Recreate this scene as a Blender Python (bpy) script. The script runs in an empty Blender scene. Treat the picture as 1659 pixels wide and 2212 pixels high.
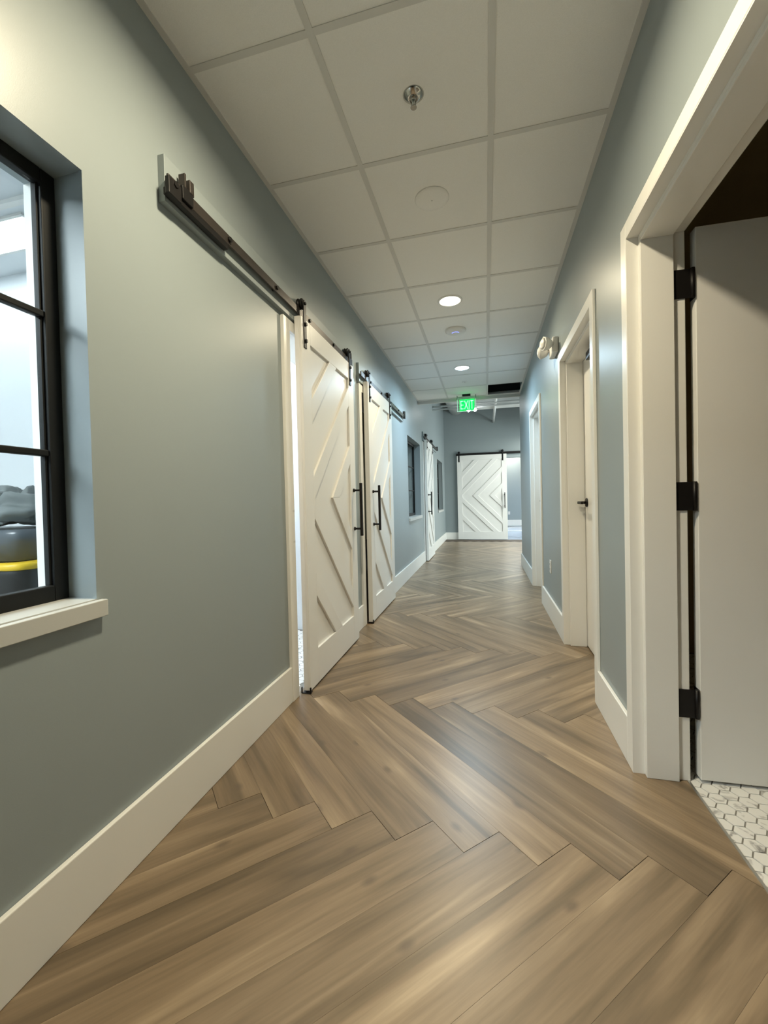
import bpy, bmesh, math, random
from mathutils import Vector, Matrix, Euler
random.seed(7)
PI = math.pi
scene = bpy.context.scene
COL = scene.collection

# ------------------------------------------------------------------ camera
F_PX, YAW, PITCH, ROLL = 911.03, -0.2486, -0.0170, -0.0239
CAM = Vector((1.0556, 0.0, 1.0872))
_f = Vector((math.sin(YAW) * math.cos(PITCH), math.cos(YAW) * math.cos(PITCH), math.sin(PITCH)))
_r = Vector((math.cos(YAW), -math.sin(YAW), 0))
_u = _r.cross(_f)
_r2 = _r * math.cos(ROLL) + _u * math.sin(ROLL)
_u2 = -_r * math.sin(ROLL) + _u * math.cos(ROLL)
cam_data = bpy.data.cameras.new('camera')
cam = bpy.data.objects.new('camera', cam_data)
COL.objects.link(cam)
m = Matrix((_r2, _u2, -_f)).transposed().to_4x4()
m.translation = CAM
cam.matrix_world = m
cam_data.sensor_fit = 'AUTO'
cam_data.sensor_width = 36.0
cam_data.lens = F_PX / 2212.0 * 36.0
cam_data.shift_x = 11.57 / 2212.0
cam_data.shift_y = -8.68 / 2212.0
cam_data.clip_start = 0.02
scene.camera = cam

# ------------------------------------------------------------------ world, daylight, exposure
world = bpy.data.worlds.new('world')
scene.world = world
world.use_nodes = True
bgn = world.node_tree.nodes['Background']
bgn.inputs[0].default_value = (0.62, 0.78, 1.0, 1)
bgn.inputs[1].default_value = 0.3
DAY = bpy.data.lights.new('window_daylight', 'AREA')
DAY.shape = 'RECTANGLE'
DAY.size, DAY.size_y = 2.2, 3.3
DAY.energy = 145
DAY.color = (0.88, 0.98, 0.97)
day = bpy.data.objects.new('window_daylight', DAY)
day.location = (3.93, 9.3, 1.55)
day.rotation_euler = (0, math.radians(62), 0)
COL.objects.link(day)
vs = scene.view_settings
vs.view_transform = 'Standard'
vs.look = 'None'
vs.exposure = 0.24
vs.gamma = 1.0
vs.use_curve_mapping = False
cy = scene.cycles
cy.max_bounces, cy.diffuse_bounces, cy.glossy_bounces, cy.transmission_bounces, cy.transparent_max_bounces = 6, 4, 3, 4, 6
cy.use_adaptive_sampling = True
cy.adaptive_threshold = 0.08
cy.use_denoising = True
WARM = (1.0, 0.868, 0.61)
NEUTRAL = (0.60, 0.83, 1.0)
P_NEAR, P_MID, P_FAR = 30.0, 17.0, 36.0     # watts of the three recessed lights
SPREAD = math.radians(162)

# ------------------------------------------------------------------ dimensions (metres)
W = 1.610            # corridor width, left wall face at X = 0
H = 2.710            # dropped ceiling
TL, TR = 0.20, 0.175  # thickness of the left and right walls
Y_BACK, Y_CEIL, Y_RWALL, Y_END = -3.2, 6.95, 7.12, 11.45
HL = 4.0             # lobby roof deck
T = 0.6096           # ceiling module
CX = (0.4991, 1.1087)
Y0 = 1.3895

# ------------------------------------------------------------------ materials
def nodes_mat(name):
    mt = bpy.data.materials.new(name)
    mt.use_nodes = True
    nt = mt.node_tree
    nt.nodes.clear()
    out = nt.nodes.new('ShaderNodeOutputMaterial')
    p = nt.nodes.new('ShaderNodeBsdfPrincipled')
    nt.links.new(p.outputs[0], out.inputs[0])
    return mt, nt, p, out

def N(nt, kind, **kw):
    n = nt.nodes.new(kind)
    for k, v in kw.items():
        setattr(n, k, v)
    return n

def simple(name, col, rough=0.5, metal=0.0, var=0.04, scale=30.0, bump=0.0, bump_scale=250.0, spec=0.5):
    """plain colour with a fine procedural mottling and optional fine relief"""
    mt, nt, p, out = nodes_mat(name)
    tc = N(nt, 'ShaderNodeTexCoord')
    no = N(nt, 'ShaderNodeTexNoise')
    no.inputs['Scale'].default_value = scale
    no.inputs['Detail'].default_value = 3
    nt.links.new(tc.outputs['Object'], no.inputs['Vector'])
    mx = N(nt, 'ShaderNodeMix', data_type='RGBA')
    mx.inputs[6].default_value = (*[c * (1 - var) for c in col], 1)
    mx.inputs[7].default_value = (*[min(1, c * (1 + var)) for c in col], 1)
    nt.links.new(no.outputs[0], mx.inputs[0])
    nt.links.new(mx.outputs[2], p.inputs['Base Color'])
    p.inputs['Roughness'].default_value = rough
    p.inputs['Metallic'].default_value = metal
    p.inputs['Specular IOR Level'].default_value = spec
    if bump:
        n2 = N(nt, 'ShaderNodeTexNoise')
        n2.inputs['Scale'].default_value = bump_scale
        n2.inputs['Detail'].default_value = 2
        nt.links.new(tc.outputs['Object'], n2.inputs['Vector'])
        b = N(nt, 'ShaderNodeBump')
        b.inputs['Strength'].default_value = bump
        b.inputs['Distance'].default_value = 0.002
        nt.links.new(n2.outputs[0], b.inputs['Height'])
        nt.links.new(b.outputs[0], p.inputs['Normal'])
    return mt

def emit(name, col, strength):
    mt, nt, p, out = nodes_mat(name)
    p.inputs['Base Color'].default_value = (0.9, 0.9, 0.9, 1)
    p.inputs['Emission Color'].default_value = (*col, 1)
    p.inputs['Emission Strength'].default_value = strength
    return mt

def wood_mat():
    mt, nt, p, out = nodes_mat('oak_plank')
    L = nt.links.new
    tc = N(nt, 'ShaderNodeTexCoord')
    oi = N(nt, 'ShaderNodeObjectInfo')
    mul = N(nt, 'ShaderNodeMath', operation='MULTIPLY'); mul.inputs[1].default_value = 37.0
    L(oi.outputs['Random'], mul.inputs[0])
    cmb = N(nt, 'ShaderNodeCombineXYZ')
    L(mul.outputs[0], cmb.inputs[0]); L(mul.outputs[0], cmb.inputs[1]); L(mul.outputs[0], cmb.inputs[2])
    add = N(nt, 'ShaderNodeVectorMath', operation='ADD')
    L(tc.outputs['Object'], add.inputs[0]); L(cmb.outputs[0], add.inputs[1])
    def noise(sx, sy, detail, rough, dist):
        sc = N(nt, 'ShaderNodeVectorMath', operation='MULTIPLY')
        sc.inputs[1].default_value = (sx, sy, 1)
        L(add.outputs[0], sc.inputs[0])
        n = N(nt, 'ShaderNodeTexNoise')
        n.inputs['Scale'].default_value = 1.0
        n.inputs['Detail'].default_value = detail
        n.inputs['Roughness'].default_value = rough
        n.inputs['Distortion'].default_value = dist
        L(sc.outputs[0], n.inputs['Vector'])
        return n
    n1 = noise(1.1, 13.0, 3, 0.5, 0.6)       # broad streaks along the board
    n2 = noise(4.5, 95.0, 3, 0.6, 0.3)       # fine grain
    ramp = N(nt, 'ShaderNodeValToRGB')
    e = ramp.color_ramp.elements
    e[0].position, e[0].color = 0.34, (0.168, 0.121, 0.073, 1)
    e[1].position, e[1].color = 0.72, (0.430, 0.322, 0.208, 1)
    k = ramp.color_ramp.elements.new(0.49); k.color = (0.252, 0.180, 0.111, 1)
    k = ramp.color_ramp.elements.new(0.60); k.color = (0.302, 0.219, 0.137, 1)
    L(n1.outputs[0], ramp.inputs[0])
    g = N(nt, 'ShaderNodeMapRange')
    g.inputs[1].default_value, g.inputs[2].default_value = 0.3, 0.7
    g.inputs[3].default_value, g.inputs[4].default_value = 0.88, 1.10
    L(n2.outputs[0], g.inputs[0])
    t = N(nt, 'ShaderNodeMapRange')          # each board its own tone
    t.inputs[3].default_value, t.inputs[4].default_value = 0.72, 1.12
    L(oi.outputs['Random'], t.inputs[0])
    gm = N(nt, 'ShaderNodeMath', operation='MULTIPLY')
    L(g.outputs[0], gm.inputs[0]); L(t.outputs[0], gm.inputs[1])
    vm = N(nt, 'ShaderNodeVectorMath', operation='SCALE')
    L(ramp.outputs[0], vm.inputs[0]); L(gm.outputs[0], vm.inputs['Scale'])
    # knots
    sc = N(nt, 'ShaderNodeVectorMath', operation='MULTIPLY')
    sc.inputs[1].default_value = (2.6, 4.6, 1)
    L(add.outputs[0], sc.inputs[0])
    vo = N(nt, 'ShaderNodeTexVoronoi', voronoi_dimensions='2D')
    vo.inputs['Scale'].default_value = 1.0
    L(sc.outputs[0], vo.inputs['Vector'])
    kr = N(nt, 'ShaderNodeMapRange')
    kr.inputs[1].default_value, kr.inputs[2].default_value = 0.025, 0.085
    kr.inputs[3].default_value, kr.inputs[4].default_value = 0.62, 0.0
    L(vo.outputs['Distance'], kr.inputs[0])
    sep = N(nt, 'ShaderNodeSeparateColor')
    L(vo.outputs['Color'], sep.inputs[0])
    gt = N(nt, 'ShaderNodeMath', operation='GREATER_THAN'); gt.inputs[1].default_value = 0.45
    L(sep.outputs[0], gt.inputs[0])
    kf = N(nt, 'ShaderNodeMath', operation='MULTIPLY')
    L(kr.outputs[0], kf.inputs[0]); L(gt.outputs[0], kf.inputs[1])
    mx = N(nt, 'ShaderNodeMix', data_type='RGBA')
    mx.inputs[7].default_value = (0.115, 0.082, 0.055, 1)
    L(kf.outputs[0], mx.inputs[0]); L(vm.outputs[0], mx.inputs[6])
    L(mx.outputs[2], p.inputs['Base Color'])
    p.inputs['Roughness'].default_value = 0.34
    p.inputs['Specular IOR Level'].default_value = 0.5
    b = N(nt, 'ShaderNodeBump')
    b.inputs['Strength'].default_value = 0.12
    b.inputs['Distance'].default_value = 0.001
    L(n2.outputs[0], b.inputs['Height'])
    L(b.outputs[0], p.inputs['Normal'])
    return mt

def marble_mat():
    mt, nt, p, out = nodes_mat('marble_tile')
    L = nt.links.new
    tc = N(nt, 'ShaderNodeTexCoord'); oi = N(nt, 'ShaderNodeObjectInfo')
    mul = N(nt, 'ShaderNodeMath', operation='MULTIPLY'); mul.inputs[1].default_value = 91.0
    L(oi.outputs['Random'], mul.inputs[0])
    cmb = N(nt, 'ShaderNodeCombineXYZ')
    for i in range(3): L(mul.outputs[0], cmb.inputs[i])
    add = N(nt, 'ShaderNodeVectorMath', operation='ADD')
    L(tc.outputs['Object'], add.inputs[0]); L(cmb.outputs[0], add.inputs[1])
    n = N(nt, 'ShaderNodeTexNoise')
    n.inputs['Scale'].default_value = 16.0
    n.inputs['Detail'].default_value = 4
    n.inputs['Distortion'].default_value = 1.2
    L(add.outputs[0], n.inputs['Vector'])
    r = N(nt, 'ShaderNodeValToRGB')
    e = r.color_ramp.elements
    e[0].position, e[0].color = 0.30, (0.30, 0.29, 0.28, 1)
    e[1].position, e[1].color = 0.42, (0.84, 0.83, 0.80, 1)
    L(n.outputs[0], r.inputs[0])
    L(r.outputs[0], p.inputs['Base Color'])
    p.inputs['Roughness'].default_value = 0.35
    return mt

def glass_mat():
    mt = bpy.data.materials.new('window_glass')
    mt.use_nodes = True
    nt = mt.node_tree
    nt.nodes.clear()
    out = nt.nodes.new('ShaderNodeOutputMaterial')
    tr = nt.nodes.new('ShaderNodeBsdfTransparent'); tr.inputs[0].default_value = (0.95, 0.98, 0.97, 1)
    gl = nt.nodes.new('ShaderNodeBsdfGlossy'); gl.inputs['Roughness'].default_value = 0.03
    lw = nt.nodes.new('ShaderNodeLayerWeight'); lw.inputs['Blend'].default_value = 0.5
    pw = nt.nodes.new('ShaderNodeMath'); pw.operation = 'POWER'; pw.inputs[1].default_value = 4.0
    ma = nt.nodes.new('ShaderNodeMath'); ma.operation = 'MULTIPLY_ADD'; ma.inputs[1].default_value = 0.8; ma.inputs[2].default_value = 0.03
    nt.links.new(lw.outputs['Facing'], pw.inputs[0]); nt.links.new(pw.outputs[0], ma.inputs[0])
    mx = nt.nodes.new('ShaderNodeMixShader')
    nt.links.new(ma.outputs[0], mx.inputs[0])
    nt.links.new(tr.outputs[0], mx.inputs[1]); nt.links.new(gl.outputs[0], mx.inputs[2])
    nt.links.new(mx.outputs[0], out.inputs[0])
    return mt

M = {}
M['wall'] = simple('blue_grey_wall_paint', (0.300, 0.345, 0.355), 0.38, var=0.015, scale=3, bump=0.05, bump_scale=380, spec=0.45)
M['inwall'] = simple('pale_room_paint', (0.74, 0.77, 0.79), 0.5, var=0.01, scale=3)
M['white'] = simple('white_trim_paint', (0.85, 0.84, 0.80), 0.33, var=0.01, scale=6)
M['doorwhite'] = simple('white_door_paint', (0.84, 0.83, 0.80), 0.38, var=0.01, scale=6, spec=0.38)
M['tile'] = simple('ceiling_tile_face', (0.90, 0.89, 0.86), 0.9, var=0.05, scale=260, bump=0.25, bump_scale=320, spec=0.1)
M['grid'] = simple('ceiling_grid_paint', (0.70, 0.69, 0.66), 0.55, var=0.01, scale=8)
M['black'] = simple('black_metal', (0.008, 0.007, 0.007), 0.45, metal=0.0, var=0.1, scale=60, spec=0.3)
M['blackwin'] = simple('black_window_frame', (0.009, 0.010, 0.010), 0.5, var=0.1, scale=40, spec=0.25)
M['bronze'] = simple('dark_bronze_track', (0.060, 0.050, 0.044), 0.40, metal=0.5, var=0.08, scale=40)
M['wood'] = wood_mat()
M['marble'] = marble_mat()
M['grout'] = simple('grey_grout', (0.27, 0.26, 0.24), 0.8, var=0.05, scale=80)
M['sub'] = simple('dark_subfloor', (0.10, 0.075, 0.055), 0.8)
M['chrome'] = simple('chrome', (0.55, 0.54, 0.52), 0.15, metal=1.0, var=0.02)
M['alu'] = simple('metal_edge_strip', (0.62, 0.62, 0.60), 0.3, metal=0.9, var=0.02)
M['glass'] = glass_mat()
M['sill'] = simple('grey_white_sill_paint', (0.54, 0.545, 0.52), 0.35, var=0.01, scale=6)
M['plastic'] = simple('white_plastic', (0.78, 0.77, 0.74), 0.4, var=0.01)
M['dullwhite'] = simple('white_painted_metal', (0.66, 0.68, 0.67), 0.5, var=0.03)
M['yellow'] = simple('yellow_plastic', (0.80, 0.52, 0.02), 0.4, var=0.03)
M['blackpl'] = simple('black_plastic', (0.020, 0.020, 0.020), 0.35, var=0.1)
M['greypl'] = simple('dark_grey_plastic', (0.10, 0.115, 0.13), 0.28, var=0.08, scale=8)
M['bag'] = simple('grey_fabric', (0.16, 0.18, 0.18), 0.6, var=0.15, scale=10)
M['dark'] = simple('dark_room_paint', (0.50, 0.42, 0.27), 0.8)
M['void'] = simple('dark_plenum', (0.02, 0.02, 0.02), 0.9)
M['bluefloor'] = simple('pale_blue_floor', (0.50, 0.56, 0.68), 0.22, var=0.03, scale=4)
M['concrete'] = simple('grey_concrete', (0.35, 0.35, 0.35), 0.7, var=0.08, scale=5)
M['warmlens'] = emit('warm_led_lens', (1.0, 0.93, 0.80), 6.0)
M['neutlens'] = emit('cool_led_lens', (0.95, 0.97, 1.0), 6.0)
M['panel'] = emit('led_panel', (0.86, 0.94, 1.0), 10.0)
M['panel5'] = emit('led_panel_large', (0.86, 0.94, 1.0), 48.0)
M['panel2'] = emit('led_panel_bright', (0.88, 0.95, 1.0), 55.0)
M['panel3'] = emit('led_panel_cool', (1.0, 0.93, 0.76), 110.0)
M['far_floor_fill'] = emit('far_floor_fill_panel', (0.84, 0.95, 0.98), 55.0)
M['lobby_fill'] = emit('lobby_fill_panel', (1.0, 1.0, 0.88), 11.0)
M['green'] = emit('green_sign_glow', (0.0, 1.0, 0.07), 1.9)
M['green'].node_tree.nodes['Principled BSDF'].inputs['Base Color'].default_value = (0.0, 0.12, 0.04, 1)
M['letter'] = emit('pale_sign_letter', (0.28, 0.80, 0.48), 0.9)
M['led'] = emit('blue_status_light', (0.10, 0.16, 1.0), 2.2)
M['bulb'] = emit('white_bulb', (0.95, 1.0, 1.0), 40.0)
mtc, ntc, pc, _o = nodes_mat('clear_acrylic')
pc.inputs['Base Color'].default_value = (0.85, 0.95, 0.9, 1)
pc.inputs['Roughness'].default_value = 0.08
pc.inputs['Transmission Weight'].default_value = 0.9
pc.inputs['IOR'].default_value = 1.2
M['acrylic'] = mtc

# ------------------------------------------------------------------ mesh helpers
class MB:
    def __init__(s):
        s.v, s.f, s.smooth = [], [], []
    def add(s, verts, faces, smooth=False):
        o = len(s.v)
        s.v += [tuple(p) for p in verts]
        s.f += [tuple(i + o for i in f) for f in faces]
        s.smooth += [smooth] * len(faces)
        return s
    def box(s, x0, x1, y0, y1, z0, z1):
        if x0 > x1: x0, x1 = x1, x0
        if y0 > y1: y0, y1 = y1, y0
        if z0 > z1: z0, z1 = z1, z0
        v = [(x0, y0, z0), (x1, y0, z0), (x1, y1, z0), (x0, y1, z0), (x0, y0, z1), (x1, y0, z1), (x1, y1, z1), (x0, y1, z1)]
        return s.add(v, [(0, 3, 2, 1), (4, 5, 6, 7), (0, 1, 5, 4), (1, 2, 6, 5), (2, 3, 7, 6), (3, 0, 4, 7)])
    def prism(s, poly, lo, hi, axis='z'):
        """extrude a 2-D polygon; axis z: (x,y), axis y: (x,z)"""
        n = len(poly)
        if axis == 'z':
            v = [(a, b, lo) for a, b in poly] + [(a, b, hi) for a, b in poly]
        elif axis == 'y':
            v = [(a, lo, b) for a, b in poly] + [(a, hi, b) for a, b in poly]
        else:
            v = [(lo, a, b) for a, b in poly] + [(hi, a, b) for a, b in poly]
        f = [tuple(range(n))[::-1], tuple(range(n, 2 * n))] + [(i, (i + 1) % n, n + (i + 1) % n, n + i) for i in range(n)]
        return s.add(v, f)
    def lathe(s, prof, c=(0, 0, 0), axis='z', n=24, cap=True):
        """profile [(r, h), ...] about an axis through c"""
        v, f = [], []
        for r, h in prof:
            for i in range(n):
                a = 2 * PI * i / n
                p = (r * math.cos(a), r * math.sin(a), h)
                if axis == 'x': p = (p[2], p[0], p[1])
                elif axis == 'y': p = (p[1], p[2], p[0])
                v.append((p[0] + c[0], p[1] + c[1], p[2] + c[2]))
        for k in range(len(prof) - 1):
            for i in range(n):
                j = (i + 1) % n
                f.append((k * n + i, k * n + j, (k + 1) * n + j, (k + 1) * n + i))
        if cap:
            f.append(tuple(range(n))[::-1])
            f.append(tuple(range((len(prof) - 1) * n, len(prof) * n)))
        return s.add(v, f, True)
    def tube(s, a, b, r, n=12):
        a, b = Vector(a), Vector(b)
        d = (b - a).normalized()
        u = d.orthogonal().normalized(); w = d.cross(u)
        v = [p + (u * math.cos(2 * PI * i / n) + w * math.sin(2 * PI * i / n)) * r for p in (a, b) for i in range(n)]
        f = [(i, (i + 1) % n, n + (i + 1) % n, n + i) for i in range(n)] + [tuple(range(n))[::-1], tuple(range(n, 2 * n))]
        return s.add(v, f, True)
    def mesh(s, name):
        me = bpy.data.meshes.new(name)
        me.from_pydata(s.v, [], s.f)
        bm = bmesh.new(); bm.from_mesh(me)
        bmesh.ops.recalc_face_normals(bm, faces=bm.faces)
        bm.to_mesh(me); bm.free()
        for i, pl in enumerate(me.polygons):
            pl.use_smooth = s.smooth[i] and len(pl.vertices) == 4
        me.update()
        return me
    def build(s, name, mat, parent=None, loc=(0, 0, 0), bev=0.0, local=False):
        """one mesh object; vertices given in world space unless local, origin moved to loc"""
        if not local and any(loc):
            s.v = [(x - loc[0], y - loc[1], z - loc[2]) for x, y, z in s.v]
        ob = bpy.data.objects.new(name, s.mesh(name))
        ob.data.materials.append(M[mat] if isinstance(mat, str) else mat)
        COL.objects.link(ob)
        ob.location = loc
        if parent: ob.parent = parent
        if bev:
            md = ob.modifiers.new('bevel', 'BEVEL')
            md.width = bev; md.segments = 2; md.limit_method = 'ANGLE'; md.angle_limit = math.radians(50)
        return ob

def tag(o, label=None, cat=None, group=None, kind=None):
    if label: o['label'] = label
    if cat: o['category'] = cat
    if group: o['group'] = group
    if kind: o['kind'] = kind
    return o

def empty(name, loc=(0, 0, 0), rz=0.0, **kw):
    o = bpy.data.objects.new(name, None)
    o.empty_display_size = 0.1
    COL.objects.link(o)
    o.location = loc
    o.rotation_euler = (0, 0, rz)
    return tag(o, **kw)

def bx(name, mat, parent, *d, bev=0.0):
    """a box part in the coordinates of its parent"""
    c = ((d[0] + d[1]) / 2, (d[2] + d[3]) / 2, (d[4] + d[5]) / 2)
    mb = MB().box(d[0] - c[0], d[1] - c[0], d[2] - c[1], d[3] - c[1], d[4] - c[2], d[5] - c[2])
    return mb.build(name, mat, parent, c, bev, local=True)

def struct(name, mb, mat, label=None):
    return tag(mb.build(name, mat), label, kind='structure')

def clip(poly, a, b, c):
    """keep the part of a convex polygon where a*x + b*y <= c"""
    out = []
    for i in range(len(poly)):
        p, q = poly[i], poly[(i + 1) % len(poly)]
        dp, dq = a * p[0] + b * p[1] - c, a * q[0] + b * q[1] - c
        if dp <= 1e-9: out.append(p)
        if (dp < -1e-9 and dq > 1e-9) or (dp > 1e-9 and dq < -1e-9):
            t = dp / (dp - dq)
            out.append((p[0] + t * (q[0] - p[0]), p[1] + t * (q[1] - p[1])))
    return out

def clip_rect(poly, x0, x1, y0, y1):
    for a, b, c in ((-1, 0, -x0), (1, 0, x1), (0, -1, -y0), (0, 1, y1)):
        if len(poly) < 3: return []
        poly = clip(poly, a, b, c)
    return poly if len(poly) >= 3 else []

def area(poly):
    return abs(sum(poly[i][0] * poly[(i + 1) % len(poly)][1] - poly[(i + 1) % len(poly)][0] * poly[i][1] for i in range(len(poly)))) / 2

def wall_along_y(x0, x1, y0, y1, z1, holes):
    """wall slab with rectangular holes (y0, y1, z0, z1)"""
    mb, y = MB(), y0
    for a, b, c, d in sorted(holes):
        mb.box(x0, x1, y, a, 0, z1)
        if c > 0: mb.box(x0, x1, a, b, 0, c)
        mb.box(x0, x1, a, b, d, z1)
        y = b
    mb.box(x0, x1, y, y1, 0, z1)
    return mb

# ------------------------------------------------------------------ room shell
WIN = [(-0.23, 0.943), (5.90, 7.06), (9.66, 10.83)]
WZ = (0.830, 2.012)
BARN_OPEN = [(2.170, 3.10), (3.570, 4.49), (7.40, 8.27)]
left_holes = [(a, b, WZ[0], WZ[1]) for a, b in WIN] + [(a, b, 0.0, 2.06) for a, b in BARN_OPEN]
struct('wall_left', wall_along_y(-TL, 0, Y_BACK, Y_END, HL, left_holes), 'wall', 'long blue-grey painted left wall of the corridor')
HINGED = [(0.915, 1.825), (2.410, 3.320), (4.580, 5.460)]
DZ = 2.070
struct('wall_right', wall_along_y(W, W + TR, Y_BACK, Y_RWALL, HL, [(a, b, 0.0, DZ) for a, b in HINGED]), 'wall', 'blue-grey painted right wall of the corridor with three doorways')
mb = MB().box(-0.2, 0.62, Y_END, Y_END + 0.14, 0, HL).box(0.62, 2.15, Y_END, Y_END + 0.14, 2.13, HL).box(2.15, 4.2, Y_END, Y_END + 0.14, 0, HL)
struct('wall_end', mb, 'wall', 'blue-grey end wall behind the far barn door')
struct('wall_back', MB().box(-TL, W + TR, Y_BACK - 0.12, Y_BACK, 0, HL), 'wall', 'wall closing the corridor behind the viewer')
struct('wall_lobby_front', MB().box(W + TR, 4.2, Y_RWALL - 0.14, Y_RWALL, 0, HL), 'wall')
mb = MB().box(4.0, 4.2, Y_RWALL, 7.6, 0, HL).box(4.0, 4.2, 11.0, Y_END, 0, HL).box(4.0, 4.2, 7.6, 11.0, 0, 0.4).box(4.0, 4.2, 7.6, 11.0, 2.75, HL)
struct('wall_lobby_right', mb, 'wall')
struct('ceiling_lobby', MB().box(-0.2, 4.2, Y_CEIL, Y_END + 0.14, HL, HL + 0.1), 'concrete')
struct('ceiling_plenum', MB().box(-0.2, W + TR, Y_BACK, Y_CEIL + 0.1, 3.3, 3.4), 'void')
struct('wall_plenum_end', MB().box(0, W, Y_CEIL + 0.03, Y_CEIL + 0.06, 2.76, 3.3), 'void')

# rooms on the left, seen through the window and the gap beside the first barn door
XL = -3.6
struct('wall_storeroom_far', MB().box(XL, -TL, 2.02, 2.10, 0, 2.75), 'inwall', 'pale partition wall inside the lit room behind the near window')
struct('wall_storeroom_outer', MB().box(XL - 0.1, XL, -1.6, 11.5, 0, 2.75), 'inwall')
struct('wall_storeroom_near', MB().box(XL, -TL, -1.7, -1.6, 0, 2.75), 'inwall')
struct('ceiling_storeroom', MB().box(XL, -TL, -1.6, 3.40, 2.55, 2.62), 'inwall')
struct('floor_storeroom', MB().box(XL, 0.0, -1.6, 2.10, -0.05, -0.002), 'concrete')
struct('wall_washroom_far', MB().box(XL, -TL, 3.32, 3.40, 0, 2.75), 'inwall', 'white wall glimpsed through the gap beside the first barn door')
struct('ceiling_dark_rooms', MB().box(XL, -TL, 3.40, 11.5, 2.55, 2.62), 'dark')
struct('floor_dark_rooms', MB().box(XL, 0.0, 3.40, 11.5, -0.05, -0.002), 'sub')
struct('wall_dark_rooms_end', MB().box(XL, -TL, 11.45, 11.59, 0, 2.75), 'dark')
# room behind the open door on the right
XR = 3.7
struct('wall_restroom_far', MB().box(W + TR, XR, 3.3, 3.4, -0.05, 2.7), 'dark')
struct('wall_restroom_side', MB().box(XR, XR + 0.1, -0.1, 3.4, -0.05, 2.7), 'dark')
struct('wall_restroom_near', MB().box(W + TR, XR, -0.2, -0.1, -0.05, 2.7), 'dark')
struct('ceiling_restroom', MB().box(W + TR, XR, -0.2, 3.4, 2.60, 2.68), 'dark', 'dark ceiling of the unlit room behind the open door')
# room beyond the far barn door
struct('wall_far_room', MB().box(-1.2, 5.0, 16.7, 16.8, 0, 3.0), 'wall', 'blue-grey wall of the room beyond the far barn door')
struct('wall_far_room_left', MB().box(-1.3, -1.2, 11.59, 16.8, 0, 3.0), 'wall')
struct('wall_far_room_right', MB().box(5.0, 5.1, 11.59, 16.8, 0, 3.0), 'wall')
struct('ceiling_far_room', MB().box(-1.3, 5.1, 11.59, 16.8, 3.0, 3.1), 'inwall')
struct('floor_far_room', MB().box(-1.3, 5.1, Y_END + 0.02, 16.8, -0.05, -0.001), 'bluefloor', 'pale blue shiny floor beyond the far barn door')
for yy in (14.3, 16.2):  # bright bands of reflected light on the floor, laid as white strips
    tag(MB().box(0.3, 3.6, yy, yy + 0.22, -0.002, 0.004).build('trim_%d' % (40 + int(yy)), 'plastic'), 'band of reflected light modelled as a white strip on the far-room floor', kind='structure')
struct('baseboard_far_room', MB().box(-1.2, 5.0, 16.68, 16.70, 0.02, 0.25), 'white')

# ------------------------------------------------------------------ herringbone floor
floor = tag(MB().box(0.0, W + TR, Y_BACK, Y_RWALL, -0.05, -0.0045).box(0.0, 4.0, Y_RWALL, Y_END + 0.02, -0.05, -0.0045).build('floor', 'sub'),
            'brown oak-look floor laid in a herringbone of long planks', kind='structure')
PW, PL = 0.1524, 1.2192
S = PL / math.sqrt(2)          # height of one band
D = PW * math.sqrt(2)          # tooth pitch
PX0, PY0 = 0.648, 1.405        # one tip of the zigzag
q = PW / math.sqrt(2)
planks = []
rows = range(-3, 12)
for r in rows:
    ytop = PY0 + r * S
    for k in range(-12, 26):
        xp = PX0 + k * D
        if r % 2 == 0:     # band below this zigzag runs up to the right
            c = [(xp, ytop), (xp + q, ytop - q), (xp + q - S, ytop - q - S), (xp - S, ytop - S)]
            ang = PI / 4
        else:              # band runs up to the left
            c = [(xp - q, ytop - q), (xp, ytop), (xp + S, ytop - S), (xp + S - q, ytop - q - S)]
            ang = -PI / 4
        planks.append((c, ang))
def floor_regions(c):
    ys = [p[1] for p in c]; xs = [p[0] for p in c]
    yield (0.0, W, Y_BACK + 0.6, Y_RWALL)
    yield (0.0, 3.4, Y_RWALL, Y_END + 0.02)
count = 0
for c, ang in planks:
    g = 0.0006
    cx = sum(p[0] for p in c) / 4; cy = sum(p[1] for p in c) / 4
    c = [(cx + (x - cx) * (1 - 0.0012 / 0.45), cy + (y - cy) * (1 - 0.0012 / 0.45)) for x, y in c]
    xmax = W
    for a, b in HINGED:
        if any(a < p[1] < b and p[0] > W for p in c) and cy > 0.3: xmax = W + TR - 0.008
    pieces = []
    p1 = clip_rect(c, 0.0, xmax, -0.3, Y_RWALL)
    p2 = clip_rect(c, 0.0, 3.4, Y_RWALL, Y_END + 0.02)
    if p1 and p2 and max(p[0] for p in c) <= W:
        p1 = clip_rect(c, 0.0, W, -0.3, Y_END); p2 = []
    for p in (p1, p2):
        if not p or area(p) < 0.0006: continue
        ca, sa = math.cos(-ang), math.sin(-ang)
        loc = [((x - cx) * ca - (y - cy) * sa, (x - cx) * sa + (y - cy) * ca) for x, y in p]
        if len(loc) < 3: continue
        mb = MB().prism(loc, -0.0045, 0.0)
        ob = mb.build('plank', 'wood', floor, (cx, cy, random.uniform(-0.0003, 0.0)), local=True)
        ob.rotation_euler = (0, 0, ang)
        count += 1

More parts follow.
